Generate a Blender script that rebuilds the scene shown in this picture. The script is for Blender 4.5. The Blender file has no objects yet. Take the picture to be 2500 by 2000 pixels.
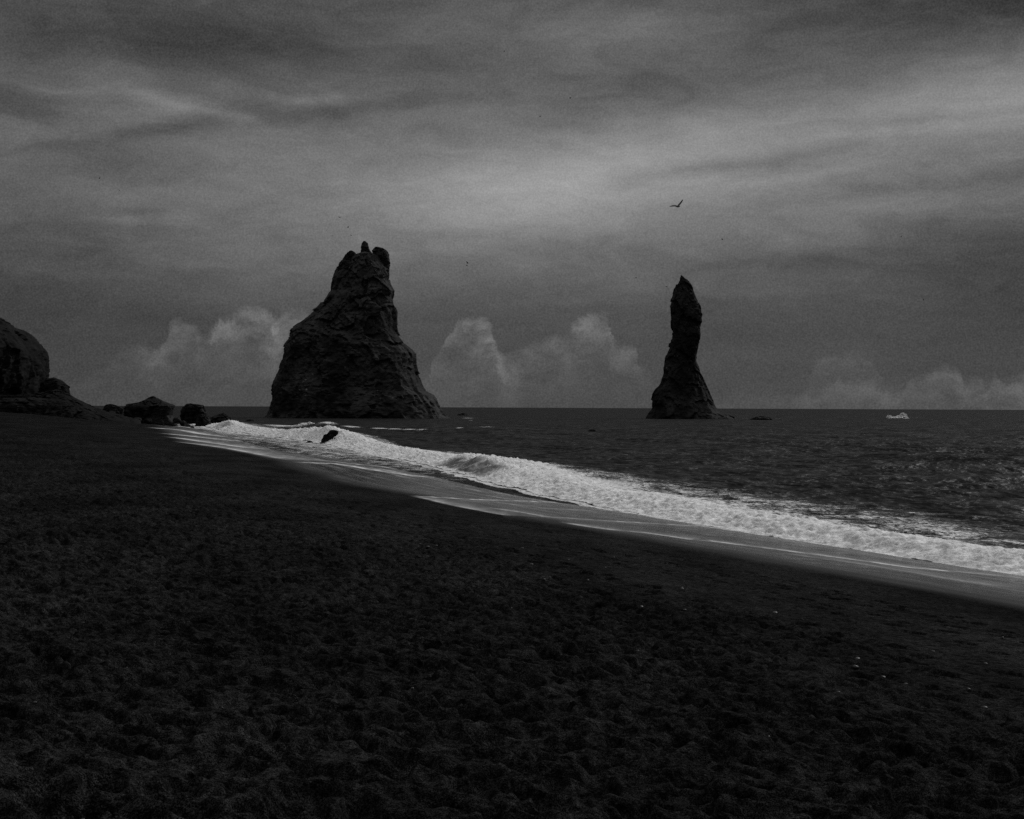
import bpy, bmesh, math, random
import numpy as np
from mathutils import Matrix, Vector

random.seed(7)
rng = np.random.default_rng(7)
R = math.radians
scene = bpy.context.scene

# ------------------------------------------------------------------ camera, light, sky
EYE = 4.0                      # metres above the sea
F = 3472.0                     # focal length in photograph pixels (50 mm lens)
cam_d = bpy.data.cameras.new('camera')
cam_d.lens = 50.0
cam_d.sensor_width = 36.0
cam_d.sensor_fit = 'HORIZONTAL'
cam_d.clip_start = 0.1
cam_d.clip_end = 60000.0
cam = bpy.data.objects.new('camera', cam_d)
scene.collection.objects.link(cam)
cam.matrix_world = (Matrix.Translation((0, 0, EYE)) @ Matrix.Rotation(R(90) - 5.0 / F, 4, 'X')
                    @ Matrix.Rotation(0.0045, 4, 'Z'))
scene.camera = cam

vs = scene.view_settings
scene.display_settings.display_device = 'sRGB'
vs.view_transform = 'Standard'
vs.look = 'None'
vs.exposure = 0.0
vs.gamma = 1.0
vs.use_curve_mapping = False
scene.cycles.use_denoising = False      # keeps the fine sampling grain, like the photograph's film grain
scene.cycles.max_bounces = 5
scene.cycles.diffuse_bounces = 2
scene.cycles.glossy_bounces = 3
scene.cycles.sample_clamp_indirect = 2.0
scene.cycles.sample_clamp_direct = 1.2

SUN_EL, SUN_AZ = R(33), R(50)           # azimuth measured from +Y (view direction) towards +X (right)
sun_d = bpy.data.lights.new('sun', 'SUN')
sun_d.energy = 1.5
sun_d.angle = R(16)
sun_d.color = (1.0, 1.0, 1.0)
sun = bpy.data.objects.new('sun', sun_d)
scene.collection.objects.link(sun)
sdir = Vector((math.sin(SUN_AZ) * math.cos(SUN_EL), math.cos(SUN_AZ) * math.cos(SUN_EL), math.sin(SUN_EL)))
sun.rotation_euler = (-sdir).to_track_quat('-Z', 'Y').to_euler()
sun.location = (60, 40, 120)

HALF = math.atan(1250 / F)              # half the horizontal field of view


class NT:
    """tiny helper for building node trees"""
    def __init__(s, tree):
        s.t = tree
        s.n = tree.nodes
        s.l = tree.links

    def put(s, sock, v):
        if v is None:
            return
        if hasattr(v, 'links') or hasattr(v, 'is_linked'):
            s.l.new(v, sock)
        else:
            sock.default_value = v

    def math(s, op, a, b=None, c=None, clamp=False):
        n = s.n.new('ShaderNodeMath')
        n.operation = op
        n.use_clamp = clamp
        s.put(n.inputs[0], a); s.put(n.inputs[1], b); s.put(n.inputs[2], c)
        return n.outputs[0]

    def vmath(s, op, a, b=None, out=0):
        n = s.n.new('ShaderNodeVectorMath')
        n.operation = op
        s.put(n.inputs[0], a); s.put(n.inputs[1], b)
        return n.outputs[out]

    def sep(s, v):
        n = s.n.new('ShaderNodeSeparateXYZ'); s.put(n.inputs[0], v)
        return n.outputs[0], n.outputs[1], n.outputs[2]

    def comb(s, x, y, z=0.0):
        n = s.n.new('ShaderNodeCombineXYZ')
        s.put(n.inputs[0], x); s.put(n.inputs[1], y); s.put(n.inputs[2], z)
        return n.outputs[0]

    def mapping(s, v, loc=(0, 0, 0), rot=(0, 0, 0), scale=(1, 1, 1), kind='POINT'):
        n = s.n.new('ShaderNodeMapping'); n.vector_type = kind
        s.put(n.inputs['Vector'], v)
        n.inputs['Location'].default_value = loc
        n.inputs['Rotation'].default_value = rot
        n.inputs['Scale'].default_value = scale
        return n.outputs[0]

    def noise(s, v, scale, detail=3.0, rough=0.5, dist=0.0, color=False, lac=2.0):
        n = s.n.new('ShaderNodeTexNoise')
        s.put(n.inputs['Vector'], v)
        n.inputs['Scale'].default_value = scale
        n.inputs['Detail'].default_value = detail
        n.inputs['Roughness'].default_value = rough
        n.inputs['Lacunarity'].default_value = lac
        n.inputs['Distortion'].default_value = dist
        return n.outputs['Color' if color else 'Fac']

    def voronoi(s, v, scale, feature='F1'):
        n = s.n.new('ShaderNodeTexVoronoi'); n.feature = feature
        s.put(n.inputs['Vector'], v)
        n.inputs['Scale'].default_value = scale
        return n.outputs['Distance']

    def curve(s, v, pts):
        n = s.n.new('ShaderNodeFloatCurve')
        c = n.mapping.curves[0]
        pts = sorted(pts)
        c.points[0].location = pts[0]
        c.points[-1].location = pts[-1]
        for p in pts[1:-1]:
            c.points.new(*p)
        for p in c.points:
            p.handle_type = 'AUTO_CLAMPED'
        n.mapping.update()
        s.put(n.inputs['Value'], v)
        return n.outputs[0]

    def remap(s, v, a, b, c=0.0, d=1.0, smooth=True):
        n = s.n.new('ShaderNodeMapRange')
        n.interpolation_type = 'SMOOTHSTEP' if smooth else 'LINEAR'
        s.put(n.inputs[0], v); s.put(n.inputs[1], a); s.put(n.inputs[2], b); s.put(n.inputs[3], c); s.put(n.inputs[4], d)
        return n.outputs[0]

    def mix(s, f, a, b):
        """float mix"""
        n = s.n.new('ShaderNodeMix'); n.data_type = 'FLOAT'
        s.put(n.inputs[0], f); s.put(n.inputs[2], a); s.put(n.inputs[3], b)
        return n.outputs[0]

    def attr(s, name):
        n = s.n.new('ShaderNodeAttribute'); n.attribute_name = name
        return n.outputs['Fac']


world = bpy.data.worlds.new('World')
scene.world = world
world.use_nodes = True
W = NT(world.node_tree)
W.n.clear()
SKY_STRENGTH = 0.1


def sky_uv(px, py):
    az = math.atan((px - 1250) / F)
    hor = 995 + (px - 1250) * 0.0045
    v = (hor - py) * math.cos(az)
    return (az + HALF) / (2 * HALF), v


geo = W.n.new('ShaderNodeTexCoord').outputs['Generated']
dx, dy, dz = W.sep(geo)
az = W.math('ARCTAN2', dx, dy)
rad = W.math('SQRT', W.math('ADD', W.math('MULTIPLY', dx, dx), W.math('MULTIPLY', dy, dy)))
tel = W.math('DIVIDE', dz, W.math('MAXIMUM', rad, 0.02))
u = W.math('PINGPONG', W.math('MULTIPLY_ADD', az, 1 / (2 * HALF), 0.5), 1.0)   # the cloud field carries on all round the horizon
U = W.math('MULTIPLY', u, 2500.0)
V = W.math('MULTIPLY', W.math('MAXIMUM', tel, 0.0), F)
V = W.math('MINIMUM', V, 4000.0)
P0 = W.comb(U, V)
# soft warp so that no cloud has a geometric outline
wn = W.noise(W.mapping(P0, scale=(1 / 330, 1 / 150, 1)), 1.0, 3.0, 0.55, color=True)
P = W.vmath('ADD', P0, W.vmath('MULTIPLY', W.vmath('SUBTRACT', wn, (0.5, 0.5, 0.5)), (220.0, 60.0, 0.0)))
vp = W.sep(P)[1]
# brightness of the cloud deck with height above the horizon (display values)
base = W.curve(W.math('DIVIDE', vp, 1400.0),
               [(0.0, .295), (.07, .298), (.14, .305), (.21, .325), (.28, .365), (.36, .425), (.43, .435), (.50, .41),
                (.57, .375), (.64, .335), (.71, .32), (.85, .34), (1.0, .36)])
blobs = [  # px, py, sx, sy, tilt up to the right (deg), amplitude
    (1300, 490, 480, 110, 9, .16), (1750, 330, 520, 80, 8, .085), (2470, 235, 330, 95, 6, .155), (1150, 50, 330, 60, 10, .055),
    (1560, 90, 330, 60, 8, .03), (480, 110, 560, 85, 0, -.07), (-40, 430, 330, 260, 0, -.03), (2560, 20, 420, 85, 2, -.12),
    (2540, 640, 330, 220, 0, -.055), (-20, 720, 420, 210, 0, -.04), (1650, 215, 280, 50, 6, -.03),
    (345, 232, 130, 26, -10, .075), (430, 256, 60, 12, -8, .045), (120, 215, 120, 16, 0, .045), (250, 262, 130, 15, 0, .04),
    (765, 243, 135, 18, -2, .075), (565, 285, 90, 15, -6, .07), (640, 195, 200, 22, 2, .02),
    (370, 318, 300, 20, 13, -.065), (850, 268, 270, 22, 8, -.075), (680, 330, 260, 14, 4, .03),
    (270, 530, 75, 14, 0, .05), (330, 512, 120, 9, 3, -.03), (1780, 408, 330, 20, 7, -.065), (2330, 285, 260, 16, 5, -.06),
    (2280, 455, 380, 22, 4, -.055), (1900, 640, 520, 22, 2, -.02), (2150, 318, 160, 12, 5, .04), (1960, 430, 260, 12, 6, .04),
    (600, 620, 520, 60, 4, .01), (760, 440, 380, 80, 6, .03), (330, 390, 200, 60, 4, -.05), (40, 260, 160, 60, 0, -.07), (1500, 70, 330, 60, 5, .05), (2420, 95, 260, 60, 0, .06), (2250, 480, 300, 70, 0, .035), (1250, 690, 700, 60, 2, .035), (1650, 570, 480, 75, 4, .06), (300, 640, 400, 80, 0, .02),
]
acc = base
for px, py, sx, sy, tilt, amp in blobs:
    cu, cv = sky_uv(px, py)
    q = W.mapping(P, loc=(cu * 2500, cv, 0), rot=(0, 0, R(tilt)), scale=(sx, sy, 1), kind='TEXTURE')
    e = W.math('EXPONENT', W.math('MULTIPLY', W.vmath('DOT_PRODUCT', q, q, out=1), -1.0))
    acc = W.math('MULTIPLY_ADD', e, amp, acc)
# streaky stratus: long bands rising slightly to the right, then finer wisps
st1 = W.noise(W.mapping(P, rot=(0, 0, R(-6)), scale=(1 / 640, 1 / 110, 1)), 1.0, 7.0, 0.6, 0.5)
st2 = W.noise(W.mapping(P, rot=(0, 0, R(-4)), scale=(1 / 170, 1 / 55, 1)), 1.0, 7.0, 0.66, 0.6)
high = W.remap(vp, 120.0, 420.0, 0.35, 1.0)
acc = W.math('ADD', acc, W.math('MULTIPLY', W.math('SUBTRACT', st1, 0.5), W.math('MULTIPLY', high, 0.14)))
acc = W.math('ADD', acc, W.math('MULTIPLY', W.math('SUBTRACT', st2, 0.5), W.math('MULTIPLY', high, 0.15)))


# far cumulus heads along the horizon: top outline as a curve over azimuth
def cum_curve(pts, floor=0.0):
    out = {}
    for px, py in pts:
        cu, cv = sky_uv(px, py)
        out[round(min(max(cu, 0.0), 1.0), 5)] = max(cv / 400.0, floor)
    return list(out.items())


top_a = [(0, 960), (250, 900), (300, 845), (340, 842), (375, 850), (405, 815), (416, 782), (445, 775), (474, 783), (490, 812), (513, 800),
         (535, 786), (556, 769), (577, 761), (599, 748), (624, 745), (648, 749), (668, 775), (700, 800), (740, 830), (800, 900), (1040, 930),
         (1060, 866), (1088, 836), (1098, 806), (1118, 786), (1140, 779), (1165, 779), (1190, 784), (1203, 806), (1214, 835), (1236, 868),
         (1250, 866), (1279, 852), (1320, 825), (1356, 813), (1385, 812), (1396, 790), (1422, 777), (1463, 765), (1486, 771), (1497, 830),
         (1515, 841), (1532, 839), (1555, 880), (1700, 960), (1960, 950), (2000, 870), (2090, 850), (2150, 900), (2190, 950),
         (2220, 930), (2246, 914), (2278, 903), (2301, 895), (2329, 888), (2341, 928), (2371, 915), (2394, 922), (2408, 935), (2429, 911),
         (2452, 930), (2482, 915), (2500, 905)]
int_a = [(0, 0.0), (240, .15), (340, .4), (420, .7), (480, .65), (560, 1.0), (660, .85), (740, .4), (850, .3), (1050, .3), (1120, .75), (1180, .75),
         (1230, .6), (1300, .6), (1400, .85), (1480, .75), (1540, .55), (1620, .1), (1850, .05), (2000, .28), (2110, .25), (2200, .35), (2300, .6),
         (2400, .55), (2500, .6)]
top_b = [(0, 970), (560, 930), (610, 860), (640, 822), (663, 798), (692, 757), (716, 754), (740, 758), (790, 800), (860, 900), (1130, 880), (1165, 830),
         (1180, 824), (1198, 819), (1214, 845), (1240, 900), (1500, 900), (1980, 960), (2030, 925), (2060, 911), (2080, 930), (2116, 925),
         (2132, 928), (2150, 945), (2200, 970), (2500, 965)]
int_b = [(0, 0.0), (560, .1), (650, .7), (740, .9), (900, .1), (1120, .2), (1190, .5), (1250, .2), (1500, .0), (1950, .1), (2060, .45), (2140, .45), (2200, .1), (2500, .1)]
puff = W.noise(W.mapping(P0, scale=(1 / 85, 1 / 85, 1)), 1.0, 9.0, 0.74, 0.5, color=True)
Pc = W.vmath('ADD', P0, W.vmath('MULTIPLY', W.vmath('SUBTRACT', puff, (0.5, 0.5, 0.5)), (92.0, 92.0, 0.0)))
ux, vy, _ = W.sep(Pc)
uc = W.math('DIVIDE', ux, 2500.0, clamp=True)
tex = W.noise(W.mapping(Pc, rot=(0, 0, R(-35)), scale=(1 / 70, 1 / 45, 1)), 1.0, 7.0, 0.66)
for top, inten, amp, fade in ((top_a, int_a, .21, 66.0), (top_b, int_b, .17, 58.0)):
    tc = W.math('MULTIPLY', W.curve(uc, cum_curve(top)), 400.0)
    ic = W.curve(uc, [(sky_uv(px, 900)[0] if px not in (0, 2500) else px / 2500.0, v) for px, v in inten])
    dep = W.math('SUBTRACT', tc, vy)
    edge = W.remap(dep, -6.0, 26.0)
    glow = W.math('EXPONENT', W.math('DIVIDE', W.math('MAXIMUM', dep, 0.0), -fade))
    body = W.math('MULTIPLY', W.math('MULTIPLY', edge, glow), W.math('MULTIPLY', ic, amp))
    body = W.math('MULTIPLY', body, W.remap(tex, 0.3, 0.68, 0.2, 1.3))
    acc = W.math('ADD', acc, body)
# fine brightness noise laid over the sky to imitate film grain
fine = W.noise(W.vmath('SCALE', geo), 1.0, 1.0, 0.5)
fine.node.inputs['Scale'].default_value = 900.0
W.l.remove(fine.node.inputs['Vector'].links[0]); W.l.new(geo, fine.node.inputs['Vector'])
acc = W.math('MULTIPLY_ADD', W.math('SUBTRACT', fine, 0.5), 0.13, acc)
lin = W.math('POWER', W.math('MAXIMUM', acc, 0.02), 2.2)
lin = W.math('MULTIPLY', lin, W.remap(dz, 0.30, 0.95, 1.0, 1.7))     # an overcast sky brightens towards the zenith
cloud = W.math('DIVIDE', lin, SKY_STRENGTH)
sky = W.n.new('ShaderNodeTexSky')
sky.sky_type = 'NISHITA'
sky.sun_disc = False
sky.sun_elevation = SUN_EL
sky.sun_rotation = SUN_AZ
bw = W.n.new('ShaderNodeRGBToBW')
W.l.new(sky.outputs[0], bw.inputs[0])
tot = W.math('ADD', W.math('MULTIPLY', cloud, 0.97), W.math('MULTIPLY', bw.outputs[0], 0.004))   # the overcast lets a little sky light through
bg = W.n.new('ShaderNodeBackground')
bg.inputs['Strength'].default_value = SKY_STRENGTH
W.l.new(W.comb(tot, tot, tot), bg.inputs['Color'])
wo = W.n.new('ShaderNodeOutputWorld')
W.l.new(bg.outputs[0], wo.inputs['Surface'])
world.cycles.sampling_method = 'MANUAL'
world.cycles.sample_map_resolution = 1024

# ------------------------------------------------------------------ helpers
_perm = rng.permutation(256).astype(np.int32)
_perm = np.concatenate([_perm, _perm, _perm])
_g2 = np.stack([np.cos(np.arange(256) * 2.39996), np.sin(np.arange(256) * 2.39996)], 1).astype(np.float32)
_g3 = rng.normal(size=(256, 3)); _g3 = (_g3 / np.linalg.norm(_g3, axis=1)[:, None]).astype(np.float32)


def fade(t):
    return t * t * t * (t * (t * 6 - 15) + 10)


def perlin2(x, y, seed=0):
    x = np.asarray(x, np.float64) + seed * 17.31; y = np.asarray(y, np.float64) - seed * 9.77
    xi = np.floor(x).astype(np.int64); yi = np.floor(y).astype(np.int64)
    xf = (x - xi).astype(np.float32); yf = (y - yi).astype(np.float32)
    uu, vv = fade(xf), fade(yf)

    def g(ix, iy, ax, ay):
        h = _perm[(_perm[(xi + ix) & 255] + yi + iy) & 255]
        gg = _g2[h]
        return gg[..., 0] * ax + gg[..., 1] * ay
    a = g(0, 0, xf, yf); b = g(1, 0, xf - 1, yf); c = g(0, 1, xf, yf - 1); d = g(1, 1, xf - 1, yf - 1)
    return (a + uu * (b - a)) * (1 - vv) + (c + uu * (d - c)) * vv     # about -0.7 .. 0.7


def perlin3(p, seed=0):
    p = p + np.array([seed * 13.7, -seed * 5.3, seed * 7.9])
    pi = np.floor(p).astype(np.int64); pf = (p - pi).astype(np.float32)
    f = fade(pf)
    out = 0
    for ix in (0, 1):
        for iy in (0, 1):
            for iz in (0, 1):
                h = _perm[(_perm[(_perm[(pi[..., 0] + ix) & 255] + pi[..., 1] + iy) & 255] + pi[..., 2] + iz) & 255]
                g = _g3[h]
                d = g[..., 0] * (pf[..., 0] - ix) + g[..., 1] * (pf[..., 1] - iy) + g[..., 2] * (pf[..., 2] - iz)
                w = (f[..., 0] if ix else 1 - f[..., 0]) * (f[..., 1] if iy else 1 - f[..., 1]) * (f[..., 2] if iz else 1 - f[..., 2])
                out = out + d * w
    return out


def fbm2(x, y, octs=4, gain=0.5, seed=0):
    s, a = 0, 1.0
    for o in range(octs):
        s = s + a * perlin2(x * 2 ** o, y * 2 ** o, seed + o); a *= gain
    return s


def fbm3(p, octs=4, gain=0.5, seed=0, ridged=False):
    s, a = 0, 1.0
    for o in range(octs):
        n = perlin3(p * 2.0 ** o, seed + o)
        if ridged:
            n = 0.35 - np.abs(n) * 1.6
        s = s + a * n; a *= gain
    return s


def sstep(a, b, x):
    t = np.clip((x - a) / (b - a), 0, 1)
    return t * t * (3 - 2 * t)


def facets(p, seed=0):
    """broken rock: every cell is a tilted flat face set in or out by its own amount"""
    pi = np.floor(p).astype(np.int64)
    best = np.full(p.shape[:-1], 1e9); val = np.zeros(p.shape[:-1])
    for ix in (-1, 0, 1):
        for iy in (-1, 0, 1):
            for iz in (-1, 0, 1):
                c = pi + np.array([ix, iy, iz])
                h = _perm[(_perm[(_perm[(c[..., 0] + seed) & 255] + c[..., 1]) & 255] + c[..., 2]) & 255]
                h2 = _perm[(h + 71) & 255]; h3 = _perm[(h2 + 33) & 255]; h4 = _perm[(h3 + 150) & 255]
                f = c + np.stack([h, h2, h3], -1) / 255.0
                dlt = p - f
                d = (dlt ** 2).sum(-1)
                v = (h4 / 255.0 - 0.5) + (dlt * _g3[h3]).sum(-1) * 0.9
                m = d < best
                best = np.where(m, d, best); val = np.where(m, v, val)
    return val


def smooth_curve(pts, lo, hi, n, sig):
    xs = np.linspace(lo, hi, n)
    p = np.array(sorted(pts), float)
    v = np.interp(xs, p[:, 0], p[:, 1])
    s0 = (p[1, 1] - p[0, 1]) / (p[1, 0] - p[0, 0]); s1 = (p[-1, 1] - p[-2, 1]) / (p[-1, 0] - p[-2, 0])
    v = np.where(xs < p[0, 0], p[0, 1] + s0 * (xs - p[0, 0]), v)
    v = np.where(xs > p[-1, 0], p[-1, 1] + s1 * (xs - p[-1, 0]), v)
    k = np.exp(-0.5 * (np.arange(-3 * sig, 3 * sig + 1) / sig) ** 2); k /= k.sum()
    vp_ = np.concatenate([v[0] + (v[1] - v[0]) * np.arange(-3 * sig, 0), v, v[-1] + (v[-1] - v[-2]) * np.arange(1, 3 * sig + 1)])
    return xs, np.convolve(vp_, k, 'valid')


def col_link(o):
    scene.collection.objects.link(o)
    return o


def mesh_obj(name, verts, faces, mat, parent=None, smooth=True, attrs=None):
    me = bpy.data.meshes.new(name)
    verts = np.asarray(verts, np.float32).reshape(-1, 3)
    faces = np.asarray(faces, np.int32)
    me.vertices.add(len(verts)); me.vertices.foreach_set('co', verts.ravel())
    k = faces.shape[1]
    me.loops.add(faces.size); me.loops.foreach_set('vertex_index', faces.ravel())
    me.polygons.add(len(faces))
    me.polygons.foreach_set('loop_start', np.arange(0, faces.size, k, dtype=np.int32))
    me.polygons.foreach_set('loop_total', np.full(len(faces), k, np.int32))
    if attrs:
        for an, av in attrs.items():
            a = me.attributes.new(an, 'FLOAT', 'POINT')
            a.data.foreach_set('value', np.asarray(av, np.float32).ravel())
    me.update(calc_edges=True)
    me.validate()
    if smooth:
        me.polygons.foreach_set('use_smooth', np.ones(len(me.polygons), bool))
    me.materials.append(mat)
    o = bpy.data.objects.new(name, me)
    col_link(o)
    if parent is not None:
        o.parent = parent
    return o


def tag(o, label=None, cat=None, group=None, kind=None):
    if label: o['label'] = label
    if cat: o['category'] = cat
    if group: o['group'] = group
    if kind: o['kind'] = kind
    return o


def grid_faces(nr, nc, wrap=False):
    i = np.arange(nr - 1)[:, None]; j = np.arange(nc if wrap else nc - 1)[None, :]
    j2 = (j + 1) % nc
    a = i * nc + j; b = i * nc + j2; c = (i + 1) * nc + j2; d = (i + 1) * nc + j
    return np.stack([a, b, c, d], -1).reshape(-1, 4)


def ray(px, py):
    return (px - 1250) / F, -(py - 995 - (px - 1250) * 0.0045) / F


def at(px, py, D):
    """point seen at photograph pixel (px, py), D metres in front of the camera"""
    a, b = ray(px, py)
    return Vector((a * D, D, EYE + b * D))


def at_level(px, py, z=0.0):
    a, b = ray(px, py)
    D = (z - EYE) / b
    return Vector((a * D, D, z))


# ------------------------------------------------------------------ plan of the shore (metres; y = distance ahead)
S_PTS = [(-60, 43.4), (0, 18.2), (23.4, 8.4), (29.7, 5.76), (35.2, 3.2), (43.7, -.2), (52.8, -3.7), (63.3, -8.3), (96, -17.4), (130, -30.6), (166, -40.6),
         (238, -59.7), (290, -76), (330, -90)]
B_PTS = [(-60, 55), (0, 27.6), (20, 18.6), (34.2, 12.3), (46.1, 7.35), (64.8, 1.3), (97, -5.4), (156, -20.8), (200, -36), (240, -50), (290, -63), (330, -75)]
ys_, S_ = smooth_curve(S_PTS, -400, 800, 6001, 14)
_, B_ = smooth_curve(B_PTS, -400, 800, 6001, 14)


def S(y): return np.interp(y, ys_, S_)
def B(y): return np.interp(y, ys_, B_)


def inland(x, y):
    t = (S(y) - x) * 0.93
    return np.minimum(t, (318 - y) * 0.9)


def beach_base(t):
    z = np.where(t < 0, 0.7 + 0.085 * t, 0.7 + 0.1 * t)
    z = np.where(t > 18, 2.5 + 0.9 * (1 - np.exp(-(np.maximum(t, 18) - 18) / 9.0)), z)
    return np.maximum(z, -3.0)


def on_beach(px, py):
    """plan position on the sand under a photograph pixel"""
    a, b = ray(px, py)
    D = 5.0
    lo, hi = 2.0, 330.0
    f = lambda D: EYE + b * D - float(beach_base(inland(np.array(a * D), np.array(D))))
    Ds = np.geomspace(3, 330, 600)
    fv = EYE + b * Ds - beach_base(inland(a * Ds, Ds))
    k = np.argmax(fv < 0)
    if fv[k] >= 0:
        k = len(Ds) - 1
    D = Ds[k]
    return a * D, D, float(beach_base(inland(np.array(a * D), np.array(D))))


# ------------------------------------------------------------------ materials
def new_mat(name):
    m = bpy.data.materials.new(name)
    m.use_nodes = True
    t = NT(m.node_tree)
    p = t.n['Principled BSDF']
    return m, t, p


def grey(t, v):
    return t.comb(v, v, v)


def bump(t, h, strength, dist, normal=None):
    n = t.n.new('ShaderNodeBump')
    n.inputs['Strength'].default_value = strength
    n.inputs['Distance'].default_value = dist
    t.put(n.inputs['Height'], h)
    if normal is not None:
        t.put(n.inputs['Normal'], normal)
    return n.outputs[0]


def sand_material():
    m, t, p = new_mat('black_sand')
    co = t.n.new('ShaderNodeTexCoord').outputs['Object']
    wet, foam = t.attr('wet'), t.attr('foam')
    g1 = t.noise(co, 140.0, 2.0, 0.6)
    g5 = t.noise(co, 9.0, 9.0, 0.88)
    g2 = t.noise(co, 1.3, 4.0, 0.6)
    g3 = t.noise(co, 30.0, 3.0, 0.6)
    sand = t.math('MULTIPLY', t.remap(g1, 0.36, 0.64, 0.15, 1.9), t.math('MULTIPLY', t.remap(g2, 0.3, 0.7, 0.8, 1.2), t.remap(g3, .3, .7, .75, 1.25)))
    g4 = t.noise(t.mapping(co, rot=(0, 0, R(-20)), scale=(0.5, 0.12, 1)), 1.0, 5.0, 0.6)
    sand = t.math('MULTIPLY', sand, t.remap(g4, 0.3, 0.7, 0.65, 1.3))
    sand = t.math('MULTIPLY', sand, t.remap(g5, 0.38, 0.64, 0.2, 2.1))
    sand = t.math('MULTIPLY', sand, t.mix(t.attr('trampled'), 0.0135, 0.0122))
    base = t.mix(wet, sand, 0.006)
    # lace of spent foam, drawn out along the shore
    fl = t.noise(t.mapping(co, rot=(0, 0, R(-20)), scale=(1.6, 0.22, 1)), 1.0, 5.0, 0.62, 0.6)
    ff = t.math('MULTIPLY', foam, t.remap(fl, 0.25, 0.7, 0.45, 1.25), clamp=True)
    base = t.mix(ff, base, 0.72)
    t.l.new(grey(t, base), p.inputs['Base Color'])
    rough = t.mix(wet, 0.85, t.remap(g2, 0.3, 0.7, 0.16, 0.28))
    rough = t.mix(ff, rough, 0.8)
    t.l.new(rough, p.inputs['Roughness'])
    p.inputs['IOR'].default_value = 1.33
    t.l.new(t.mix(wet, 0.0, 0.34), p.inputs['Specular IOR Level'])
    hh = t.math('ADD', t.math('MULTIPLY', g1, 0.5), g3)
    nb = t.n.new('ShaderNodeBump')
    nb.inputs['Distance'].default_value = 0.012
    t.l.new(t.mix(wet, 0.55, 0.03), nb.inputs['Strength'])
    t.l.new(hh, nb.inputs['Height'])
    # crisp small dimples of trampled coarse sand
    dn = t.noise(t.mapping(co, rot=(0, 0, R(-12)), scale=(0.8, 1.25, 1)), 5.5, 4.0, 0.64, 0.3)
    dv = t.voronoi(t.vmath('ADD', co, t.vmath('MULTIPLY', t.noise(co, 6.0, 2.0, 0.5, color=True), (0.12, 0.12, 0.0))), 6.0)
    dh = t.math('ADD', t.math('MULTIPLY', dn, 0.13), t.math('MULTIPLY', t.math('MINIMUM', dv, 0.55), 0.09))
    n2b = t.n.new('ShaderNodeBump'); n2b.inputs['Distance'].default_value = 1.0
    t.l.new(t.math('MULTIPLY_ADD', t.attr('trampled'), 0.6, t.math('MULTIPLY', t.math('SUBTRACT', 1.0, wet), 0.05)), n2b.inputs['Strength'])
    t.l.new(dh, n2b.inputs['Height']); t.l.new(nb.outputs[0], n2b.inputs['Normal'])
    t.l.new(n2b.outputs[0], p.inputs['Normal'])
    return m


def water_material():
    m, t, p = new_mat('sea_water')
    co = t.n.new('ShaderNodeTexCoord').outputs['Object']
    foam = t.attr('foam')
    n1 = t.noise(t.mapping(co, rot=(0, 0, R(-25)), scale=(1.0, 0.55, 1.0)), 0.9, 6.0, 0.62, 0.9)
    n2 = t.noise(co, 5.0, 3.0, 0.6)
    n3 = t.noise(t.mapping(co, rot=(0, 0, R(-25)), scale=(1.0, 0.5, 1.0)), 2.6, 5.0, 0.6, 1.4)
    thread = t.math('SUBTRACT', 1.0, t.math('MULTIPLY', t.math('ABSOLUTE', t.math('SUBTRACT', n3, 0.5)), 5.0))
    nn = t.math('ADD', t.math('MULTIPLY', t.remap(n1, 0.28, 0.72, 0.0, 1.0, smooth=False), 0.42), t.math('MULTIPLY', thread, 0.38))
    nn = t.math('ADD', nn, t.math('MULTIPLY', t.remap(n2, 0.28, 0.72, 0.0, 1.0, smooth=False), 0.2))
    ff = t.math('MULTIPLY_ADD', t.math('SUBTRACT', t.math('ADD', nn, foam), 1.0), 4.5, 0.02, clamp=True)
    ff = t.math('MULTIPLY', ff, t.remap(foam, 0.02, 0.15))
    white = t.remap(n2, 0.3, 0.7, 0.5, 0.85)
    base = t.mix(ff, 0.008, white)
    t.l.new(t.mix(ff, 0.28, 0.4), p.inputs['Specular IOR Level'])
    t.l.new(grey(t, base), p.inputs['Base Color'])
    t.l.new(t.mix(ff, 0.5, 0.85), p.inputs['Roughness'])
    p.inputs['IOR'].default_value = 1.33
    w1 = t.noise(t.mapping(co, rot=(0, 0, R(-25)), scale=(1.0, 0.6, 1.0)), 1.1, 5.0, 0.55)
    w2 = t.noise(t.mapping(co, rot=(0, 0, R(-10)), scale=(1.0, 0.5, 1.0)), 0.12, 5.0, 0.6)
    h = t.math('ADD', t.math('MULTIPLY', w1, 0.36), t.math('MULTIPLY', w2, 2.6))
    h = t.math('ADD', h, t.math('MULTIPLY', ff, t.math('MULTIPLY_ADD', n2, 0.12, 0.03)))
    t.l.new(bump(t, h, 1.0, 1.5), p.inputs['Normal'])
    trough_shade = t.n.new('ShaderNodeBsdfDiffuse'); trough_shade.inputs['Color'].default_value = (0.006, 0.006, 0.006, 1)  # near-black diffuse, mixed in patches as painted self-shading of wave troughs
    chop_shade = t.noise(t.mapping(co, rot=(0, 0, R(-25)), scale=(0.16, 0.10, 1.0)), 1.0, 6.0, 0.62)
    chop_shade2 = t.noise(t.mapping(co, rot=(0, 0, R(-15)), scale=(0.9, 0.45, 1.0)), 1.0, 7.0, 0.7)
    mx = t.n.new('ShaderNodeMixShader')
    t.l.new(t.math('MULTIPLY', t.math('SUBTRACT', 1.0, ff), t.math('MULTIPLY_ADD', t.remap(chop_shade, 0.32, 0.68, 0.0, 1.0), 0.34, t.remap(chop_shade2, 0.38, 0.62, 0.0, 0.58))), mx.inputs[0])
    t.l.new(p.outputs[0], mx.inputs[1]); t.l.new(trough_shade.outputs[0], mx.inputs[2])
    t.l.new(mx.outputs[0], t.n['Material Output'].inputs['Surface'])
    return m


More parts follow.
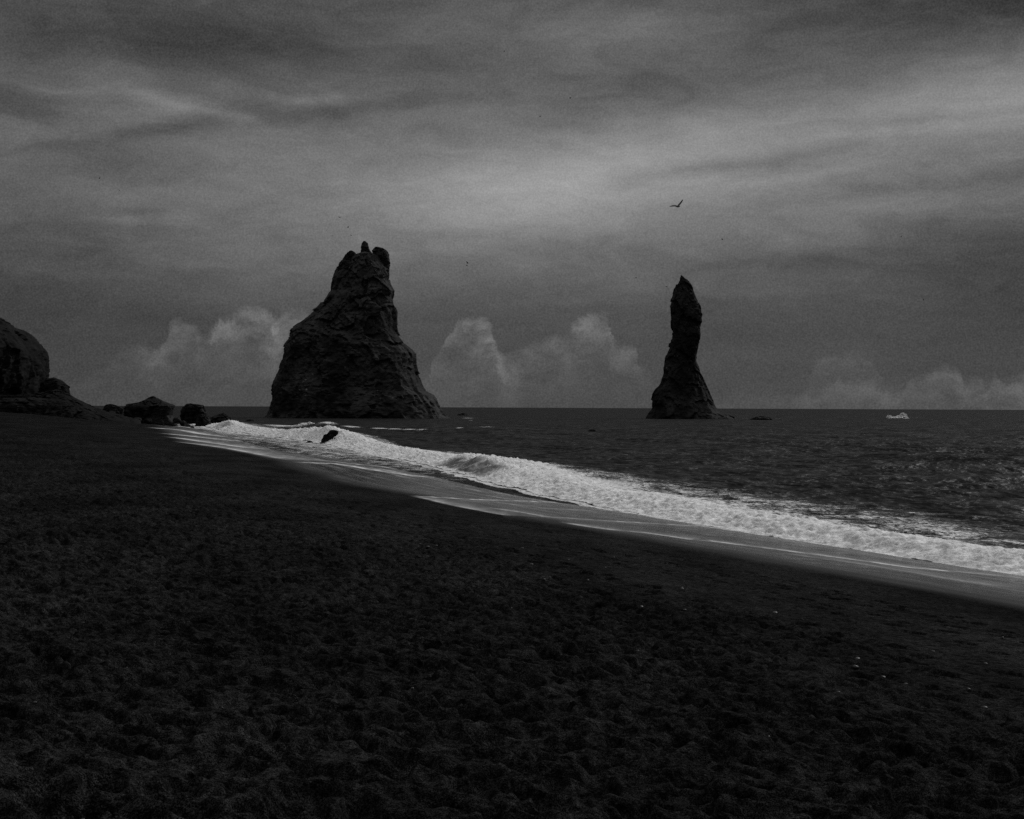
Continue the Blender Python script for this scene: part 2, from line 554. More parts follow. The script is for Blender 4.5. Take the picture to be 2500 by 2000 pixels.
def foam_material():
    m, t, p = new_mat('white_foam')
    co = t.n.new('ShaderNodeTexCoord').outputs['Object']
    n1 = t.noise(co, 2.2, 5.0, 0.65)
    n2 = t.noise(co, 9.0, 3.0, 0.65)
    foam = t.attr('foam')
    v = t.math('MULTIPLY', t.remap(n1, 0.32, 0.68, 0.52, 1.0), t.remap(n2, 0.3, 0.7, 0.75, 1.0))  # darker patches in the colour stand for shade in foam hollows and fronts
    v = t.math('MULTIPLY', v, 0.98)
    v = t.mix(foam, 0.02, v)
    t.l.new(grey(t, v), p.inputs['Base Color'])
    t.l.new(t.mix(foam, 0.15, 0.8), p.inputs['Roughness'])
    t.l.new(t.math('MULTIPLY', foam, 0.7), p.inputs['Subsurface Weight'])
    p.inputs['Subsurface Radius'].default_value = (1, 1, 1)
    p.inputs['Subsurface Scale'].default_value = 0.12
    p.inputs['IOR'].default_value = 1.33
    t.l.new(bump(t, t.math('ADD', n1, t.math('MULTIPLY', n2, 0.35)), 0.9, 0.12), p.inputs['Normal'])
    return m


def rock_material(name, base, guano=0.0, scale=1.0, grass=0.0, rough=0.85):
    m, t, p = new_mat(name)
    tc = t.n.new('ShaderNodeTexCoord')
    co = tc.outputs['Object']
    nz = t.sep(t.n.new('ShaderNodeNewGeometry').outputs['Normal'])[2]
    a = t.noise(co, 0.16 * scale, 6.0, 0.65)
    b = t.noise(co, 1.1 * scale, 5.0, 0.65)
    strata = t.noise(t.mapping(co, rot=(0.12, 0.08, 0), scale=(0.25, 0.25, 1.0)), 0.7 * scale, 4.0, 0.6)
    v = t.math('MULTIPLY', t.remap(a, 0.3, 0.7, 0.6, 1.35), t.remap(b, 0.3, 0.7, 0.65, 1.35))
    v = t.math('MULTIPLY', v, t.remap(strata, 0.3, 0.7, 0.88, 1.12))
    v = t.math('MULTIPLY', v, t.remap(t.noise(co, 0.05 * scale, 3.0, 0.55), 0.35, 0.65, 0.6, 1.5))
    v = t.math('MULTIPLY', v, base)
    if grass:
        # thin turf growing on the gentler ledges, patchy
        gm = t.math('MULTIPLY', t.remap(nz, 0.15, 0.55), t.remap(t.noise(co, 0.12 * scale, 5.0, 0.6), 0.42, 0.62))
        v = t.mix(gm, v, grass)
    if guano:
        cell = t.remap(t.voronoi(co, 0.55 * scale), 0.10, 0.30, 1.0, 0.0)
        where = t.remap(t.noise(co, 0.085 * scale, 3.0, 0.6), 0.58, 0.68)
        br = t.remap(t.noise(co, 1.6 * scale, 3.0, 0.6), 0.45, 0.6)
        gz = t.math('MULTIPLY', t.math('MULTIPLY', cell, where), br)
        v = t.mix(t.math('MULTIPLY', gz, guano), v, 0.5)
    t.l.new(grey(t, v), p.inputs['Base Color'])
    p.inputs['Roughness'].default_value = rough
    p.inputs['Specular IOR Level'].default_value = 0.05
    t.l.new(bump(t, t.math('ADD', t.math('MULTIPLY', a, 1.5), t.math('MULTIPLY', b, 0.5)), 0.45, 0.8 / scale), p.inputs['Normal'])
    return m


def plain_material(name, v, rough=0.7, var=0.3, scale=8.0):
    m, t, p = new_mat(name)
    co = t.n.new('ShaderNodeTexCoord').outputs['Object']
    n = t.noise(co, scale, 3.0, 0.6)
    t.l.new(grey(t, t.math('MULTIPLY', t.remap(n, 0.3, 0.7, 1 - var, 1 + var), v)), p.inputs['Base Color'])
    p.inputs['Roughness'].default_value = rough
    return m


M_SAND = sand_material()
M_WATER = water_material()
M_FOAM = foam_material()
M_STACK = rock_material('stack_basalt', 0.027, guano=0.6, grass=0.05)
M_NEEDLE = rock_material('needle_basalt', 0.018, guano=0.35)
M_CLIFF = rock_material('cliff_basalt', 0.0085, scale=1.3)
M_SCREE = rock_material('scree_stone', 0.009, grass=0.011, scale=3.0)
M_BOULDER = rock_material('wet_boulder', 0.011, scale=4.0, rough=0.6)

# ------------------------------------------------------------------ angles shared by the beach and the sea sheets
inner = np.arange(-23.0, 23.0001, 0.088)
mid_l = np.arange(-38.0, -23.0, 0.4); mid_r = np.arange(23.4, 38.0, 0.4)
outer = np.concatenate([np.arange(-180.0, -38.0, 4.0), mid_l, inner, mid_r, np.arange(38.0, 180.0, 4.0)])
ANG = np.radians(outer)
NC = len(ANG)


def polar(radii):
    r = radii[:, None]; a = ANG[None, :]
    return (r * np.sin(a)), (r * np.cos(a))


# ------------------------------------------------------------------ the beach
def seg_dist(x, y, pts):
    """distance to a polyline, and the signed side (positive = seaward, +x)"""
    best = np.full(x.shape, 1e9); side = np.zeros(x.shape); along = np.zeros(x.shape)
    tot = 0.0
    L = sum(math.dist(pts[i], pts[i + 1]) for i in range(len(pts) - 1))
    for i in range(len(pts) - 1):
        (x0, y0), (x1, y1) = pts[i], pts[i + 1]
        vx, vy = x1 - x0, y1 - y0
        l2 = vx * vx + vy * vy
        tt = np.clip(((x - x0) * vx + (y - y0) * vy) / l2, 0, 1)
        ex, ey = x - (x0 + tt * vx), y - (y0 + tt * vy)
        d = np.hypot(ex, ey)
        m = d < best
        best = np.where(m, d, best)
        side = np.where(m, ex, side)
        along = np.where(m, (tot + tt * math.sqrt(l2)) / L, along)
        tot += math.sqrt(l2)
    return best, side, along


SWASH = [  # photograph outline of the spent foam lines: points, width (m), trailing width seaward (m), strength
    ([(381, 1036), (424, 1040), (480, 1046), (560, 1052)], .9, 2.2, .75),
    ([(370, 1045), (405, 1047), (443, 1051), (489, 1060), (560, 1068)], .7, 1.6, .85),
    ([(393, 1058), (424, 1061), (468, 1066), (520, 1072), (600, 1079)], .6, 2.4, .7),
    ([(405, 1067), (428, 1069.5), (480, 1077), (620, 1096)], .5, 2.4, .6),
    ([(434, 1079), (479, 1084.5), (550, 1094), (622, 1108), (700, 1124)], .45, 2.6, .5),
    ([(600, 1077), (690, 1087), (781, 1105), (856, 1116), (960, 1132)], .6, 1.6, .65),
    ([(720, 1128), (811, 1132), (901, 1147), (992, 1160), (1082, 1167), (1233, 1179)], .35, 1.1, .6),
    ([(660, 1112), (760, 1122), (900, 1137), (1040, 1152)], .4, 1.2, .4),
    ([(1230, 1259), (1180, 1249), (1100, 1232), (1040, 1218.5), (1006, 1211)], .14, 1.2, .36),
    ([(1006, 1211), (1060, 1213.5), (1150, 1219), (1280, 1223.5), (1400, 1228), (1480, 1232)], .14, .5, .62),
    ([(1100, 1220), (1200, 1226), (1320, 1240), (1450, 1246)], .14, .6, .25),
    ([(1195, 1240), (1325, 1261), (1487, 1272), (1700, 1284), (1850, 1305)], .14, .55, .42),
    ([(1380, 1277), (1487, 1293), (1584, 1303), (1682, 1317), (1743, 1322), (1984, 1354), (2225, 1387), (2466, 1409), (2600, 1428)], .15, .6, .5),
    ([(1900, 1350), (2100, 1378), (2300, 1412), (2500, 1440)], .2, .9, .18),
]
SWASH_PLAN = [([on_beach(*p)[:2] for p in pts], w, tr, st) for pts, w, tr, st in SWASH]


def footprints(x, y, cell, depth, prob, seed, length=0.15, width=0.062):
    """trodden hollows: one jittered, turned print per cell"""
    out = np.zeros(x.shape, np.float32)
    cx = np.floor(x / cell).astype(np.int64); cy = np.floor(y / cell).astype(np.int64)
    for ix in (-1, 0, 1):
        for iy in (-1, 0, 1):
            gx, gy = cx + ix, cy + iy
            h = _perm[(_perm[(gx + seed) & 255] + gy) & 255]
            h2 = _perm[(h + 91) & 255]; h3 = _perm[(h2 + 57) & 255]; h4 = _perm[(h3 + 13) & 255]; h5 = _perm[(h4 + 201) & 255]
            px = (gx + 0.1 + 0.8 * h2 / 255.0) * cell; py = (gy + 0.1 + 0.8 * h3 / 255.0) * cell
            th = 0.42 + (h4 / 255.0 - 0.5) * 1.5 + np.where(h5 > 210, 1.4, 0)
            ddx, ddy = x - px, y - py
            al = (ddx * -np.sin(th) + ddy * np.cos(th)); ac = ddx * np.cos(th) + ddy * np.sin(th)
            sz = 0.8 + 0.5 * h5 / 255.0
            q = (al / (length * sz)) ** 2 + (ac / (width * sz)) ** 2
            m = (h / 255.0) < prob
            pit = -np.exp(-q ** 3.2) + 0.10 * np.exp(-((np.sqrt(q) - 1.45) / 0.33) ** 2)
            out += (m * pit * depth * (0.6 + 0.7 * h4 / 255.0)).astype(np.float32)
    return out


def build_beach():
    near = np.geomspace(0.6, 5.0, 14)[:-1]
    q = np.linspace(1 / 5.0, 1 / 60.0, 1050)
    radii = np.concatenate([near, 1 / q, np.geomspace(60, 330, 170)[1:], np.geomspace(330, 4000, 22)[1:]])
    x, y = polar(radii)
    t = inland(x, y)
    tj = t + 0.5 * perlin2(y / 7.0, x / 30.0, 3) + 0.22 * perlin2(y / 2.1, x / 9.0, 5)
    z = beach_base(t)
    rr = np.hypot(x, y)
    vis = rr < 120
    dry = sstep(6.0, 11.0, t + 2.2 * perlin2(x / 3.0, y / 5.0, 9))
    damp = sstep(1.0, 3.5, t + 0.8 * perlin2(x / 1.5, y / 2.5, 11))
    # trampled, hummocky dry sand and lone prints lower down
    wx_, wy_ = 0.10 * perlin2(x / .4, y / .4, 19), 0.10 * perlin2(x / .4, y / .4, 20)
    rough = 0.03 * fbm2(x / 0.5, y / 0.6, 4, 0.6, 21) + 0.07 * perlin2(x / 1.7, y / 2.3, 25)
    rough = rough + 0.035 * (0.2 - np.abs(perlin2((x + wx_) / 0.34, (y + wy_) / 0.38, 29))) + 0.045 * (0.2 - np.abs(perlin2((x - wx_) / 0.17, (y + wx_) / 0.2, 31)))
    rough = rough + 0.016 * perlin2(x / .08, y / .08, 32)
    z = z + np.where(vis, dry * rough, dry * 0.1 * perlin2(x / 2.5, y / 2.5, 2))
    fp = footprints(x, y, 0.28, 0.075, 0.85, 17, 0.115, 0.08) + footprints(x + 31.2, y + 7.7, 0.40, 0.095, 0.75, 83, 0.15, 0.10) + footprints(x + 11.2, y + 3.7, 0.16, 0.024, 0.7, 53, 0.055, 0.035)
    z = z + np.where(vis, dry * fp, 0)
    lone = footprints(x, y, 0.8, 0.13, 0.3, 140, 0.15, 0.10)
    z = z + np.where(vis, damp * (1 - dry) * lone * sstep(3.5, 7.5, t), 0)
    # walkers' tracks along the firm sand
    rg = np.random.default_rng(5)
    for tk, y_a, y_b in ((2.6, 14, 46), (3.9, 9, 80), (4.3, 9, 60), (5.2, 7, 90), (5.9, 7, 70), (6.6, 6, 90), (7.3, 6, 70), (8.0, 6, 70), (8.8, 6, 60)):
        yy = y_a; kside = 1
        ph_ = rg.random() * 6
        while yy < y_b:
            tt_ = tk + 0.5 * math.sin(yy / 6.0 + ph_) + 0.09 * kside + rg.normal() * 0.04
            xx = float(S(yy)) - tt_ / 0.93
            a_ = math.atan2(xx, yy); r_ = math.hypot(xx, yy)
            i0, i1 = np.searchsorted(radii, [r_ - .45, r_ + .45]); j0, j1 = np.searchsorted(ANG, [a_ - .45 / r_, a_ + .45 / r_])
            if i1 > i0 and j1 > j0:
                X_, Y_ = x[i0:i1, j0:j1] - xx, y[i0:i1, j0:j1] - yy
                th = 0.39 + rg.normal() * 0.15
                al_ = -X_ * math.sin(th) + Y_ * math.cos(th); ac_ = X_ * math.cos(th) + Y_ * math.sin(th)
                q_ = (al_ / .17) ** 2 + (ac_ / .12) ** 2
                dep_ = 0.20 + 0.08 * rg.random()
                z[i0:i1, j0:j1] += dep_ * (-np.exp(-q_ ** 5) + 0.06 * np.exp(-((np.sqrt(q_) - 1.5) / .3) ** 2))
            yy += 0.62 + rg.random() * 0.22 + (2.5 if rg.random() < .05 else 0)
            kside = -kside
    z = z + 0.006 * fbm2(x / 0.9, y / 1.2, 3, 0.5, 33) * sstep(-1, 3, t)
    z = z + 0.10 * perlin2(x / 7, y / 9, 35) * sstep(2, 8, t)
    # hummocks and rubble rising towards the headland
    up = sstep(26, 60, t) * sstep(140, 215, y)
    z = z + up * (1.0 + 0.8 * fbm2(x / 8, y / 8, 3, 0.5, 41))
    # wet sheen, strongest in the swash
    wet = sstep(0.35, -2.2, tj)
    # spent foam
    foam = np.zeros(x.shape)
    near_shore = (t < 3) & (t > -30) & (np.abs(np.arctan2(x, y)) < 0.7)
    xi, yi, ti = x[near_shore], y[near_shore], t[near_shore]
    f = np.zeros(xi.shape)
    wob_x = xi + 0.25 * perlin2(xi / 3, yi / 6, 51) + 0.10 * perlin2(xi / 0.9, yi / 1.8, 52)
    for pts, w, tr, st in SWASH_PLAN:
        d, side, al = seg_dist(wob_x, yi, pts)
        s2 = np.where(side > 0, np.exp(-(d / tr) ** 1.2) * 0.75, 0) + 0.55 * np.exp(-(d / w) ** 2)
        end = sstep(0.0, 0.05, al) * sstep(1.0, 0.85, al) * 0.85 + 0.15 * sstep(1.0, 0.9, al)
        f = np.maximum(f, 1.45 * st * np.minimum(s2, 1) * end)
    streak = fbm2((xi - S(yi)) / 0.5, yi / 9.0, 4, 0.6, 61) * 1.6
    film = sstep(0.2, -3.5, ti) * (0.02 + 0.17 * streak) + sstep(-4, -9, ti) * (0.04 + 0.30 * np.maximum(streak, 0))
    f = np.clip(np.maximum(f, 0) + np.maximum(film, 0), 0, 1)
    foam[near_shore] = f
    keep = t.ravel() > -32
    faces = grid_faces(len(radii), NC)
    faces = faces[keep[faces].any(1)]
    # close the fan round the seam behind the camera
    last = np.arange(len(radii) - 1) * NC
    seam = np.stack([last + NC - 1, last, last + NC, last + 2 * NC - 1], -1)
    faces = np.concatenate([faces, seam])[:, ::-1]
    o = mesh_obj('beach', np.stack([x, y, z], -1), faces, M_SAND, attrs={'wet': wet, 'foam': foam, 'trampled': dry})
    tag(o, kind='structure')
    return radii, z


BR, BZ = build_beach()


def sand_z(x, y):
    """height of the finished sand surface"""
    r = math.hypot(x, y); a = math.atan2(x, y)
    i = min(int(np.searchsorted(BR, r)), len(BR) - 1); j = min(int(np.searchsorted(ANG, a)), NC - 1)
    return float(BZ[i, j])


# ------------------------------------------------------------------ the sea
A_PTS = [(-60, .2), (20, .3), (34, .32), (50, .34), (65, .36), (74, .40), (79, .55), (85, .72), (90, .8), (95, .72), (99, .45), (105, .38), (118, .38), (140, .42), (156, .8), (166, 1.35),
         (180, 1.1), (195, .6), (215, .5), (232, .7), (252, .9), (266, 1.2), (275, .7), (300, .3), (340, .1)]
WS_PTS = [(-60, 2), (34, 2.4), (50, 3.0), (65, 4.0), (80, 5.5), (97, 6), (125, 4), (156, 5), (200, 6), (250, 6), (300, 5)]
WL_PTS = [(-60, 5), (30, 5), (40, 6.5), (47, 9), (55, 11.8), (65, 12.2), (75, 10), (85, 8), (112, 8), (128, 5), (156, 6.5), (200, 10), (260, 9), (300, 7)]
pick = lambda pts, y: np.interp(y, [p[0] for p in pts], [p[1] for p in pts])


def bore(x, y):
    """height of the breaking wave: steep front at the foam base, long back"""
    d = (x - B(y)) * 0.93 + 0.35 * perlin2(y / 2.2, x / 8, 71) + 0.5 * perlin2(y / 7.0, x / 20, 72)
    A = pick(A_PTS, y) * (1 + 0.3 * perlin2(y / 5.0, y * 0 + 3, 73))
    w = 1.0 + 0.012 * np.clip(y, 0, 300)
    h = A * sstep(-0.15, w, d) * np.where(d > w, 0.45 * np.exp(-np.maximum(d - w, 0) / (2.0 + 0.02 * np.clip(y, 0, 300))) + 0.55 * np.exp(-np.maximum(d - w, 0) / 12.0), 1)
    return h, d


PATCH = [  # whitecaps and broken water: centre px, py, half-width px, half-depth (m), strength
    (1142, 1021, 22, 14, .75), (1150, 1027, 9, 8, .8), (1122, 1047, 14, 4, .7), (1190, 1047, 26, 7, .72), (1240, 1052, 34, 2.2, .85), (1400, 1048, 60, 1.5, .45),
    (1818, 1021, 17, 10, .7), (1900, 1022, 22, 8, .6), (1790, 1026, 24, 5, .45), (690, 1045, 60, 22, .8), (480, 1033, 20, 9, .85), (560, 1040, 45, 16, .85),
    (620, 1052, 60, 10, .6), (600, 1066, 110, 7, .55), (1240, 1024, 120, 6, .30), (2235, 1020, 35, 5, .5), (880, 1021, 110, 6, .35), (1690, 1022, 110, 6, .3),
    (640, 1028, 12, 7, .7), (2400, 1262, 60, 2.5, .42), (2330, 1290, 90, 1.5, .45), (2150, 1235, 90, 2.0, .5),
]
FAR_LINES = [([(800, 1046), (860, 1047.5), (930, 1049), (1030, 1053)], 1.6, .95), ([(745, 1036), (770, 1041), (800, 1046)], 2.0, .9)]


def build_sea():
    near = np.geomspace(2.0, 24.0, 12)[:-1]
    q = np.linspace(1 / 24.0, 1 / 420.0, 420)
    radii = np.concatenate([near, 1 / q, np.geomspace(420, 3000, 70)[1:], np.geomspace(3000, 45000, 30)[1:]])
    x, y = polar(radii)
    r = np.hypot(x, y)
    dr = np.gradient(radii)[:, None]
    t = inland(x, y)
    off = 0.25 * sstep(-4, 8, (x - B(y)) * 0.93) + 0.75 * sstep(6, 40, (x - B(y)) * 0.93)
    off = np.maximum(off, sstep(300, 330, y))
    z = np.zeros(x.shape)
    rg = np.random.default_rng(11)
    wxd = 0.0; wyd = 0.0
    for k in range(64):
        lam = 1.1 * (42 / 1.1) ** rg.random()
        th = math.radians(205) + rg.normal() * (0.75 if lam < 8 else 0.35)     # running towards the shore
        steep = 0.017 * min(1.0, (8.0 / lam) ** 0.6)
        amp = steep * lam / (2 * math.pi) * (0.6 + 0.8 * rg.random()) * 2.0
        kx, ky = 2 * math.pi / lam * math.cos(th), 2 * math.pi / lam * math.sin(th)
        ph = rg.random() * 6.283 + 1.2 * perlin2(x / (lam * 5), y / (lam * 5), k)
        filt = np.clip((lam / np.maximum(dr, 1e-3) - 2.0) / 3.0, 0, 1)
        c = np.cos(kx * x + ky * y + ph)
        z += amp * filt * (c + 0.25 * (c * c - 0.5) * 2)
    z *= off * (0.75 + 0.5 * sstep(-0.2, 0.3, perlin2(x / 60, y / 60, 90)))
    z += 0.02 * perlin2(x / 0.8, y / 1.5, 95) * (1 - off)
    hb, d = bore(x, y)
    hb = np.where((y < 318) & (y > -80), hb, 0)
    z = z + hb - 0.03 * (hb > 0.05)
    # a second swell line that is just cresting farther out
    foam = np.zeros(x.shape)
    ws, wl = pick(WS_PTS, y), pick(WL_PTS, y)
    c = np.where(d < 0, (0.3 + 0.26 * sstep(60, 120, y)) * sstep(-18, -1, d) + 0.14 * perlin2(d / 1.1, y / 14, 99), 1.0)
    c = np.where(d > ws * 0.8, np.interp(((d - ws * .8) / np.maximum(wl - ws * .8, .5)), [0, .25, .8, 1.25], [1.0, .56, .40, 0]), c)
    c = np.where((d > -0.6) & (d < 0.5), 1.0, c)
    c = c * ((y < 312) & (y > -40))
    # tatters of foam left behind the wave
    c = c + 0.16 * perlin2(x / 2.6, y / 4.5, 97) * sstep(0.0, 0.3, c) * (d > ws * 0.8)
    foam = np.maximum(foam, c)
    for px, py, wpx, dep, st in PATCH:
        p = at_level(px, py)
        wx = wpx * p.y / F
        g = np.exp(-((x - p.x - (y - p.y) * p.x / p.y) / wx) ** 2 - ((y - p.y) / dep) ** 2)
        foam = np.maximum(foam, st * g)
    for pts, w, st in FAR_LINES:
        pl = [tuple(at_level(*p)[:2]) for p in pts]
        m = (r > 150) & (r < 400) & (np.abs(np.arctan2(x, y)) < 0.4)
        dd, _, al = seg_dist(x[m], y[m], pl)
        foam[m] = np.maximum(foam[m], st * np.exp(-(dd / w) ** 2))
        z[m] += 0.45 * np.exp(-(dd / 3.0) ** 2)
    foam = np.clip(foam, 0, 1)
    keep = (t.ravel() < 5)
    faces = grid_faces(len(radii), NC)
    faces = faces[keep[faces].any(1)]
    last = np.arange(len(radii) - 1) * NC
    seam = np.stack([last + NC - 1, last, last + NC, last + 2 * NC - 1], -1)
    seam = seam[keep[seam].any(1)]
    faces = np.concatenate([faces, seam])[:, ::-1]
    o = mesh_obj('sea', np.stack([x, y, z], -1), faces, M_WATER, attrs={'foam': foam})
    tag(o, kind='structure')


build_sea()


def build_surf():
    """tumbling white water of the wave that breaks along the shore"""
    y0 = np.concatenate([np.arange(14, 62, 0.11), np.geomspace(62, 290, 330)])
    dd = np.concatenate([np.arange(-0.5, 2.6, 0.07), np.geomspace(2.6, 9.0, 50)[1:]])
    Y, Dn = np.meshgrid(y0, dd, indexing='ij')
    X = B(Y) + Dn / 0.93
    hb, d = bore(X, Y)
    p3 = np.stack([X, Y, hb * 0], -1)
    ox_, oy_ = 0.2 * perlin2(X / .6, Y / .8, 221), 0.25 * perlin2(X / .6, Y / .8, 222)
    lump = 0.55 * np.abs(perlin2((X + ox_) / 0.55, (Y + oy_) / 0.8, 201)) + 0.55 * np.abs(perlin2((X - oy_) / 0.26, (Y + ox_) / 0.38, 203)) + 0.4 * np.abs(perlin2(X / 0.13, Y / 0.2, 204)) + .2 * perlin2(X / .07, Y / .11, 209)
    big = perlin2(X / 2.4, Y / 3.0, 205)
    ws = pick(WS_PTS, Y)
    A = pick(A_PTS, Y)
    env = sstep(-0.35, 0.4, d) * sstep(ws * 1.25, ws * 0.45, d)
    far = 1 + 0.006 * np.clip(Y - 40, 0, 260)
    Z = hb + env * (0.26 * lump * far + 0.4 * big * A)
    Z += 0.025
    # the plunging stretch: a steep dark face streaked with foam, still unbroken
    face = sstep(79, 82.5, Y) * sstep(97, 94, Y) * sstep(0.0, 0.3, d) * sstep(1.9, 1.2, d)
    face2 = 0.8 * sstep(238, 243, Y) * sstep(262, 256, Y) * sstep(-0.2, 0.5, d) * sstep(3.6, 2.8, d)
    Z -= face * 0.15 * lump
    streaks = sstep(-0.15, 0.4, perlin2(Y / 0.5 + d * 0.8, d / 1.5, 207) + 0.7 * perlin2(Y / 0.19 + d * 1.2, d / 0.8, 208) + 0.4 * perlin2(Y / 0.4, d / 0.3, 209))
    fo = 1 - np.clip(face * (0.95 - 0.5 * streaks) + face2 * (0.9 - 0.6 * streaks), 0, 1)
    ragged = fbm2(X / 0.9, Y / 1.5, 4, 0.6, 211)
    pres = np.interp(Y, [0, 60, 98, 104, 150, 156, 183, 196, 228, 238, 264, 276, 290], [1, 1, 1, .78, .8, 1, 1, .2, .25, 1, 1, .5, 0])
    hole = sstep(-.25, .45, fbm2(X / 0.7, Y / 2.2, 4, 0.6, 231) - 1.5 * sstep(ws * .9, ws * .65, d) + (0.9 - pres) * 1.2 + 0.5 * sstep(ws * .3, ws, d))
    mask = (d > -0.25 + 0.22 * ragged) & (d < ws * (0.95 + 0.9 * np.maximum(ragged, -0.12))) & (hole < 0.62)
    mask = mask.ravel()
    faces = grid_faces(len(y0), len(dd))
    faces = faces[mask[faces].all(1)]
    used = np.unique(faces)
    remap_ = np.full(mask.size, -1); remap_[used] = np.arange(len(used))
    V_ = np.stack([X, Y, Z], -1).reshape(-1, 3)[used]
    o = mesh_obj('surf_foam', V_, remap_[faces], M_FOAM, attrs={'foam': fo.ravel()[used]})
    tag(o, 'white water of the wave breaking along the black beach', 'surf', kind='stuff')


build_surf()


# ------------------------------------------------------------------ rock masses grown from rows (height: left, right)
def rock_rows(name, rows, D, mat, depth=0.8, flare=0.3, nz=120, na=160, amp=1.0, freq=0.2, seed=0, parent=None, sink=2.0, ledge=0.0, power=2.4, dy=0.0, smooth_n=3,
              origin=None, smooth=False):
    """closed rock: at each height an oval ring between the left and right outline, roughened in 3D"""
    rows = sorted(rows)
    py = np.array([r_[0] for r_ in rows], float); L = np.array([r_[1] for r_ in rows], float); Rr = np.array([r_[2] for r_ in rows], float)
    s = D / F
    cxp = (L + Rr) / 2
    zz = EYE - (py - 995 - (cxp - 1250) * 0.0045) * s
    xl, xr = (L - 1250) * s, (Rr - 1250) * s
    order = np.argsort(zz)
    zz, xl, xr = zz[order], xl[order], xr[order]
    zb = zz[0] - sink
    zlev = np.concatenate([[zb], np.linspace(zz[0], zz[-1], nz)])
    l = np.interp(zlev, zz, xl); r_ = np.interp(zlev, zz, xr)
    spread = (zz[0] - zlev[0]) * flare
    l[0] -= spread; r_[0] += spread
    c = (l + r_) / 2; a = (r_ - l) / 2
    # the depth follows a calmer version of the width
    k = max(3, nz // 8); ker = np.ones(2 * k + 1) / (2 * k + 1)
    apad = np.concatenate([np.full(k, a[0]), a, np.full(k, a[-1])])
    b = np.minimum(np.convolve(apad, ker, 'valid'), a * 2.2) * depth
    b[-8:] = np.minimum(b[-8:], a[-8:] * 1.2)
    th = np.linspace(0, 2 * math.pi, na, endpoint=False)
    ct, st_ = np.cos(th), np.sin(th)
    sx = np.sign(ct) * np.abs(ct) ** (2 / power); sy = np.sign(st_) * np.abs(st_) ** (2 / power)
    wob = dy + 0.25 * b * np.sin(zlev * 2.1 / max(1.0, zz[-1] - zz[0]) + seed)
    X = c[:, None] + a[:, None] * sx[None, :]
    Y = D + wob[:, None] + b[:, None] * sy[None, :]
    Z = np.repeat(zlev[:, None], na, 1)
    P_ = np.stack([X, Y, Z], -1)
    n = fbm3(P_ * freq, 3, 0.5, seed) * 1.2 + fbm3(P_ * freq * np.array([2.2, 2.2, 1.5]), 3, 0.55, seed + 7, ridged=True) * 0.7
    n2 = fbm3(P_ * freq * 6, 2, 0.5, seed + 11)
    pw = P_ + 0.35 / freq * np.stack([fbm3(P_ * freq * 1.5, 2, 0.5, seed + k_) for k_ in (31, 37, 43)], -1)
    fc = 1.45 * facets(pw * freq * np.array([1.5, 1.5, 1.0]), seed) + 0.5 * facets(pw * freq * np.array([3.6, 3.6, 2.6]), seed + 5) + 0.22 * facets(P_ * freq * 8.0, seed + 9)
    disp = amp * (0.35 * n + 0.15 * n2 + fc - 0.25)
    if ledge:
        q = (Z + 0.6 * fbm3(P_ * freq * 0.6, 2, 0.5, seed + 19) / freq * 0.15) / ledge
        disp = disp + amp * 0.5 * (np.abs((q % 1.0) - 0.5) * 2 - 0.5)
    # limit at the sides (keeps the outline), free on the faces; fade at the very top
    scale = np.minimum(1.0, a / (amp * 3.0 + 1e-6))[:, None]
    side = (0.62 + 0.38 * np.abs(st_))[None, :]
    disp = disp * scale * side
    X = X + disp * ct[None, :]; Y = Y + disp * st_[None, :] * 1.6
    Z = Z + 0.3 * amp * scale * fbm3(P_ * freq * 2.5, 2, 0.5, seed + 23) * (np.arange(nz + 1)[:, None] > 0)
    verts = np.stack([X, Y, Z], -1).reshape(-1, 3)
    top = np.array([[c[-1], D + wob[-1], zlev[-1] + 0.25 * a[-1]]])
    faces = grid_faces(nz + 1, na, wrap=True)
    ti = len(verts)
    # the cap: collapse the last ring with quads folded on the top point
    lastr = nz * na + np.arange(na)
    cap = np.stack([lastr[0::2], np.roll(lastr, -1)[0::2], np.roll(lastr, -2)[0::2], np.full(na // 2, ti)], -1)
    verts = np.concatenate([verts, top])
    faces = np.concatenate([faces, cap])
    base = np.array([c[1], D + wob[1], max(zlev[1], -1e9)]) if origin is None else np.array(origin)
    o = mesh_obj(name, verts - base, faces, mat, smooth=smooth)
    o.location = base
    if parent is not None:
        o.parent = parent
        o.location = Vector(base) - parent.location
    return o


def zrows(rows, ox, oy, sc):
    return [(oy + y * sc, ox + l * sc, ox + r_ * sc) for y, l, r_ in rows]


# the big stack with its three teeth
big_rows = [(1595, 150, 1695), (1585, 162, 1682), (1560, 185, 1652), (1500, 212, 1608), (1450, 229, 1582), (1400, 232, 1545), (1370, 234, 1487), (1330, 238, 1466), (1290, 251, 1452),
            (1250, 266, 1434), (1200, 284, 1410), (1150, 301, 1398), (1100, 322, 1395), (1060, 318, 1389), (1020, 319, 1364), (985, 331, 1320),
            (940, 358, 1285), (900, 373, 1254), (870, 386, 1244), (830, 430, 1240), (790, 480, 1238), (750, 530, 1237), (690, 600, 1234), (650, 636, 1218),
            (600, 672, 1208), (570, 691, 1216), (545, 706, 1222), (500, 710, 1194), (450, 717, 1171), (400, 738, 1160), (370, 752, 1150), (340, 772, 1135),
            (310, 800, 1120), (280, 820, 1110), (255, 850, 1090), (240, 900, 1060)]
stack = rock_rows('sea_stack', zrows(big_rows, 600, 550, .2957), 516.0, M_STACK, depth=0.75, nz=300, na=360, amp=1.0, freq=0.10, seed=3, power=2.2)
tag(stack, 'broad dark sea stack with three teeth on its summit', 'sea stack', 'sea stacks standing off the beach')
tooth_l = [(390, 775, 960), (365, 757, 985), (335, 768, 970), (312, 778, 960), (308, 790, 955), (290, 808, 945), (260, 824, 926), (235, 840, 906), (218, 858, 882)]
